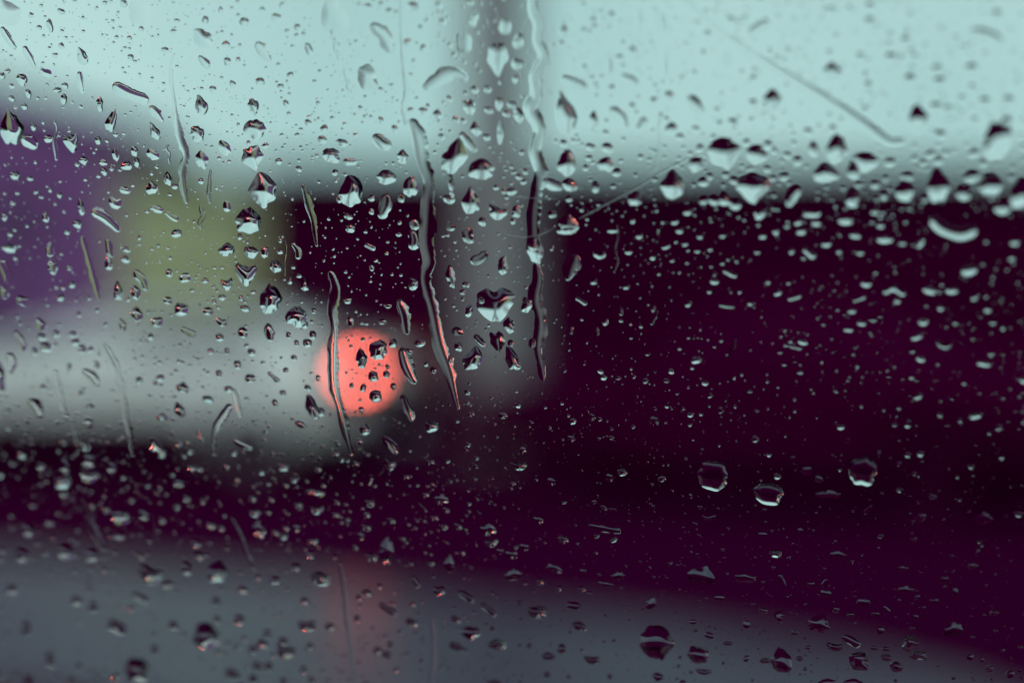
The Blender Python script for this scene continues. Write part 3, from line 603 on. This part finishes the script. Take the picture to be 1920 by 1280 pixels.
def backdrop(x, y):
    if y > 985 + x * 0.105 and x < 1820: return 'over the grey carriageway'
    if 600 < x < 780 and 610 < y < 800: return 'around the red tail lamp'
    if 850 < x < 1030: return 'before the concrete column' if y < 700 else 'over the dark bonnet'
    if y < 250 + (80 if x > 240 else 0): return 'against the pale sky'
    if x < 240 and y < 590: return 'before the violet house'
    if x < 540 and y < 540: return 'before the cream outbuilding'
    if x < 780 and y < 820 and y > 520 + max(0, x - 540) * 0.6: return 'before the flank of the white car'
    if x < 780 and y > 800: return 'below the white car'
    if y < 620: return 'before the dark timber building'
    return 'over the dark saloon car'
TAPER = {'t': 'with a narrow top', 'k': 'with a pointed top', 'd': 'with a narrow foot', 'h': 'with a notched top', 'c': 'sagging in the middle', 'r': ''}
def label_drop(o, w, h, pts, x, y, kd='r', key=None, tilt=0):
    if key in SPECIAL: tag(o, SPECIAL[key], 'raindrop', 'single raindrops on the side window'); return
    big = max(w, h)
    if pts:
        dx, dy = pts[-1][0] - pts[0][0], pts[-1][1] - pts[0][1]; L = math.hypot(dx, dy); m_ = pts[len(pts) // 2]
        sag = abs((m_[0] - pts[0][0]) * dy - (m_[1] - pts[0][1]) * dx) / L / L
        lie = 'upright' if abs(dx) < 0.35 * abs(dy) else 'level' if abs(dy) < 0.35 * abs(dx) else 'falling to the right' if dx * dy > 0 else 'falling to the left'
        fat = 'thick' if max(p[2] for p in pts) > 19 else 'slim'; ln = 'long' if L > 45 else 'short'
        shp = '%s %s %s raindrop %s' % (ln, fat, 'curved' if sag > 0.1 else 'straight', lie)
    else:
        size = 'large' if big >= 44 else 'fairly large' if big >= 34 else 'medium' if big >= 28 else 'smallish' if big >= 20 else 'small'
        shp = size + ' ' + ('tall' if h > 1.4 * w else 'wide flat' if w > 1.4 * h else 'rounded') + ' raindrop '
        shp += TAPER[kd] or ('tilted to one side' if abs(tilt) >= 10 else 'with an even outline')
    lab = shp + ' ' + backdrop(x, y)
    tag(o, lab, 'raindrop', lab.replace('raindrop', 'raindrops', 1))
UP = {'s': 's', 'm': 'f', 'f': 'f', 'p': 'p'}           # drops high on the glass stand a little fuller
DROPS = [q[:6] + (UP[q[6]],) if q[1] < 270 and (q[0] > 1040 or q[0] < 500) else q for q in DROPS]
SWEEPS = [({'s': 'm', 'm': 'f', 'f': 'f'}[q[0]], q[1]) if q[1][0][1] < 270 else q for q in SWEEPS]
specs = [('d', max(q[2], q[3]), q) for q in DROPS] + [('s', sum(math.dist(a[:2], b[:2]) for a, b in zip(q[1], q[1][1:])) + 10, q) for q in SWEEPS]
specs.sort(key=lambda t: -t[1])
fine_v, fine_f, fine_s = [], [], []
def add_fine(v, f, nd, p, ang=0.0):
    c0 = PANE.inverted() @ p; k = len(fine_v)
    fine_v.extend((x + c0.x, y + c0.y, z + GAP) for x, y, z in v); fine_f.extend(tuple(i + k for i in q) for q in f); fine_s.extend(i < nd for i in range(len(f)))
def rot2(v, a):
    c, s = math.cos(a), math.sin(a); return [(x * c - y * s, x * s + y * c, z) for x, y, z in v]
count = 0
for kind, size, q in specs:
    rnd = random.Random(int(q[0] * 7 + q[1] * 13) if kind == 'd' else int(q[1][0][0] * 17 + q[1][0][1]))
    if kind == 'd':
        x, y, w, h, tilt, kd, an = q; p, s = on_pane(x, y)
        used.append((x, y, max(w, h) * 0.5))
        ca = math.radians(A[an] + rnd.uniform(-6, 6))
        v, f, nd = dome(w * s, h * s, kd, ca, rnd, 44 if size > 20 else 26, 10 if size > 20 else 6, (0.09 if an == 'p' else 0.13) if size > 20 else 0.07, 0.1 if an == 'p' else 0.28, 0.32 if an == 'p' else 0.0)
        v = rot2(v, -math.radians(tilt) if w > h else math.radians(tilt) * 1.0 if tilt else 0.0)
        W, Hh, st = w, h, None
    else:
        an, pts = q; mid = pts[len(pts) // 2]; p, s = on_pane(mid[0], mid[1])
        lp = [(px_local(p, a, b)[0], px_local(p, a, b)[1], c * s) for a, b, c in pts]
        for a, b, c in pts: used.append((a, b, c))
        v, f, nd = ribbon(lp, math.radians(A[an] + rnd.uniform(-5, 5)), rnd, 0.10 if size < 34 else 0.26, 2.0)
        W = Hh = size; st = pts
    if count < 300:
        o = water_obj('raindrop', v, f, nd, p); label_drop(o, W, Hh, st, *((q[0], q[1], q[5], (q[0], q[1]), q[4]) if kind == 'd' else (mid[0], mid[1]))); count += 1
    else: add_fine(v, f, nd, p)
for an, lab, pts, jag in TRAILS:
    rnd = random.Random(int(pts[0][0])); mid = pts[len(pts) // 2]; p, s = on_pane(mid[0], mid[1])
    lp = [(px_local(p, a, b)[0], px_local(p, a, b)[1], c * px_local(p, a, b)[2]) for a, b, c in pts]
    v, f, nd = ribbon(lp, math.radians(AT[an]), rnd, jag * 1.9, 1.6)
    o = water_obj('water_trail', v, f, nd, p); tag(o, lab, 'water trail', 'water trails on the window')
    for a, b in zip(pts, pts[1:]):
        n = int(math.dist(a[:2], b[:2]) / 12) + 1
        for i in range(n): used.append((lerp(a[0], b[0], i / n), lerp(a[1], b[1], i / n), a[2] * 0.7))
# the fine spray between them: too many to count
rs = random.Random(5)
grid = {}
def taken(x, y, r):
    gx, gy = int(x // 40), int(y // 40)
    for i in (-1, 0, 1):
        for j in (-1, 0, 1):
            for (a, b, c) in grid.get((gx + i, gy + j), ()):
                if (a - x) ** 2 + (b - y) ** 2 < (c + r + 1) ** 2: return True
    return False
def put(x, y, r): grid.setdefault((int(x // 40), int(y // 40)), []).append((x, y, r))
for x, y, r in used: put(x, y, min(r, 38))
def spray(n, lo, hi, dens, rnd, cap):
    k = 0; tries = 0
    while k < n and tries < n * 30:
        tries += 1
        x, y = rnd.uniform(-60, 1980), rnd.uniform(-50, 1330)
        if rnd.random() > dens(x, y): continue
        r = lo + (hi - lo) * rnd.random() ** 2.2
        if taken(x, y, r): continue
        put(x, y, r); p, s = on_pane(x, y)
        asp = rnd.uniform(0.75, 1.5); kd = rnd.choice('rrrtdk')
        v, f, nd = dome(2 * r * s * asp, 2 * r * s, kd, math.radians(rnd.uniform(*cap)), rnd, 14, 4, 0.1)
        add_fine(rot2(v, rnd.uniform(-0.5, 0.3)), f, nd, p); k += 1
def clump(x, y): return 0.5 + 0.5 * noise.noise((x / 170, y / 170, 4.2)) + 0.35 * noise.noise((x / 60, y / 60, 1.2))
spray(1150, 3.0, 9.0, lambda x, y: max(0.08, clump(x, y)) * (1.0 if y < 420 else 0.7 if x < 900 else 0.3), rs, (26, 44))
spray(3900, 1.2, 3.4, lambda x, y: max(0.03, clump(x + 500, y)) * (1.0 if y < 420 or x < 950 else 0.6), rs, (22, 40))
spray(2200, 0.7, 1.5, lambda x, y: max(0.03, clump(x, y + 900)), rs, (20, 38))
# short thin trickles, mostly on the left half of the glass
for q in range(85):
    x, y = (rs.uniform(-20, 640) if q < 60 else rs.uniform(600, 1900)), rs.uniform(60, 1150 if q < 60 else 420)
    L_ = rs.uniform(25, 110); w0 = rs.uniform(4, 11); lean = rs.uniform(-0.1, 0.35)
    pts = [(x + lean * L_ * t + rs.uniform(-4, 4), y + L_ * t, w0 * (0.5 if t in (0, 1) else rs.uniform(0.7, 1.2))) for t in (0, 0.25, 0.5, 0.75, 1)]
    if any(taken(a, b, 1) for a, b, c in pts): continue
    p, sp = on_pane(x, y)
    v, f, nd = ribbon([(px_local(p, a, b)[0], px_local(p, a, b)[1], c * sp) for a, b, c in pts], math.radians(rs.uniform(9, 24)), rs, 0.25, 2.5, 6)
    add_fine(v, f, nd, p)
me = bpy.data.meshes.new('fine_spray'); me.from_pydata(fine_v, [], fine_f); me.materials.append(M['water'])
me.polygons.foreach_set('use_smooth', fine_s); me.update()
fo = bpy.data.objects.new('fine_spray', me); col.objects.link(fo); fo.matrix_world = PANE
tag(fo, 'fine spray of tiny raindrops scattered over the side window', 'raindrops', kind='stuff')

# ------------------------------------------------------------------ scratches in the glass (parts of the pane)
def scratch(pts, wpx):
    v, f = [], []; n = 5
    dense = []
    for a, b in zip(pts, pts[1:]):
        k = max(2, int(math.dist(a, b) / 8))
        for i in range(k): dense.append((lerp(a[0], b[0], i / k), lerp(a[1], b[1], i / k)))
    dense.append(pts[-1])
    L = []
    for x, y in dense:
        p, s = on_pane(x, y); q = PANE.inverted() @ p; L.append((q.x, q.y, wpx * s / 2))
    for i, (x, y, r) in enumerate(L):
        a, b = L[max(i - 1, 0)], L[min(i + 1, len(L) - 1)]; t = Vector((b[0] - a[0], b[1] - a[1])).normalized(); nr = Vector((-t.y, t.x))
        e = min(1, i / 3 + 0.15, (len(L) - 1 - i) / 3 + 0.15); jj = 1 + 0.35 * noise.noise((i * 0.6, x * 100, 0))
        for j in range(n):
            an = math.pi * j / (n - 1); c = math.cos(an) * r * e * jj
            v.append((x + nr.x * c, y + nr.y * c, 0.00003 + math.sin(an) * r * 0.4 * e))
    for i in range(len(L) - 1):
        for j in range(n - 1): f.append((i * n + j, i * n + j + 1, (i + 1) * n + j + 1, (i + 1) * n + j))
    return obj('scratch', v, f, 'scratch', pane)
scratch([(1086, 409), (1150, 375), (1200, 348), (1240, 322), (1290, 296), (1330, 282)], 2.4)
scratch([(945, 428), (952, 438), (985, 443), (1015, 438), (1042, 425)], 1.6)
scratch([(948, 366), (985, 369), (1050, 371)], 1.4)
scratch([(1232, 262), (1262, 288)], 2.0)
scratch([(965, 326), (985, 318)], 1.2)
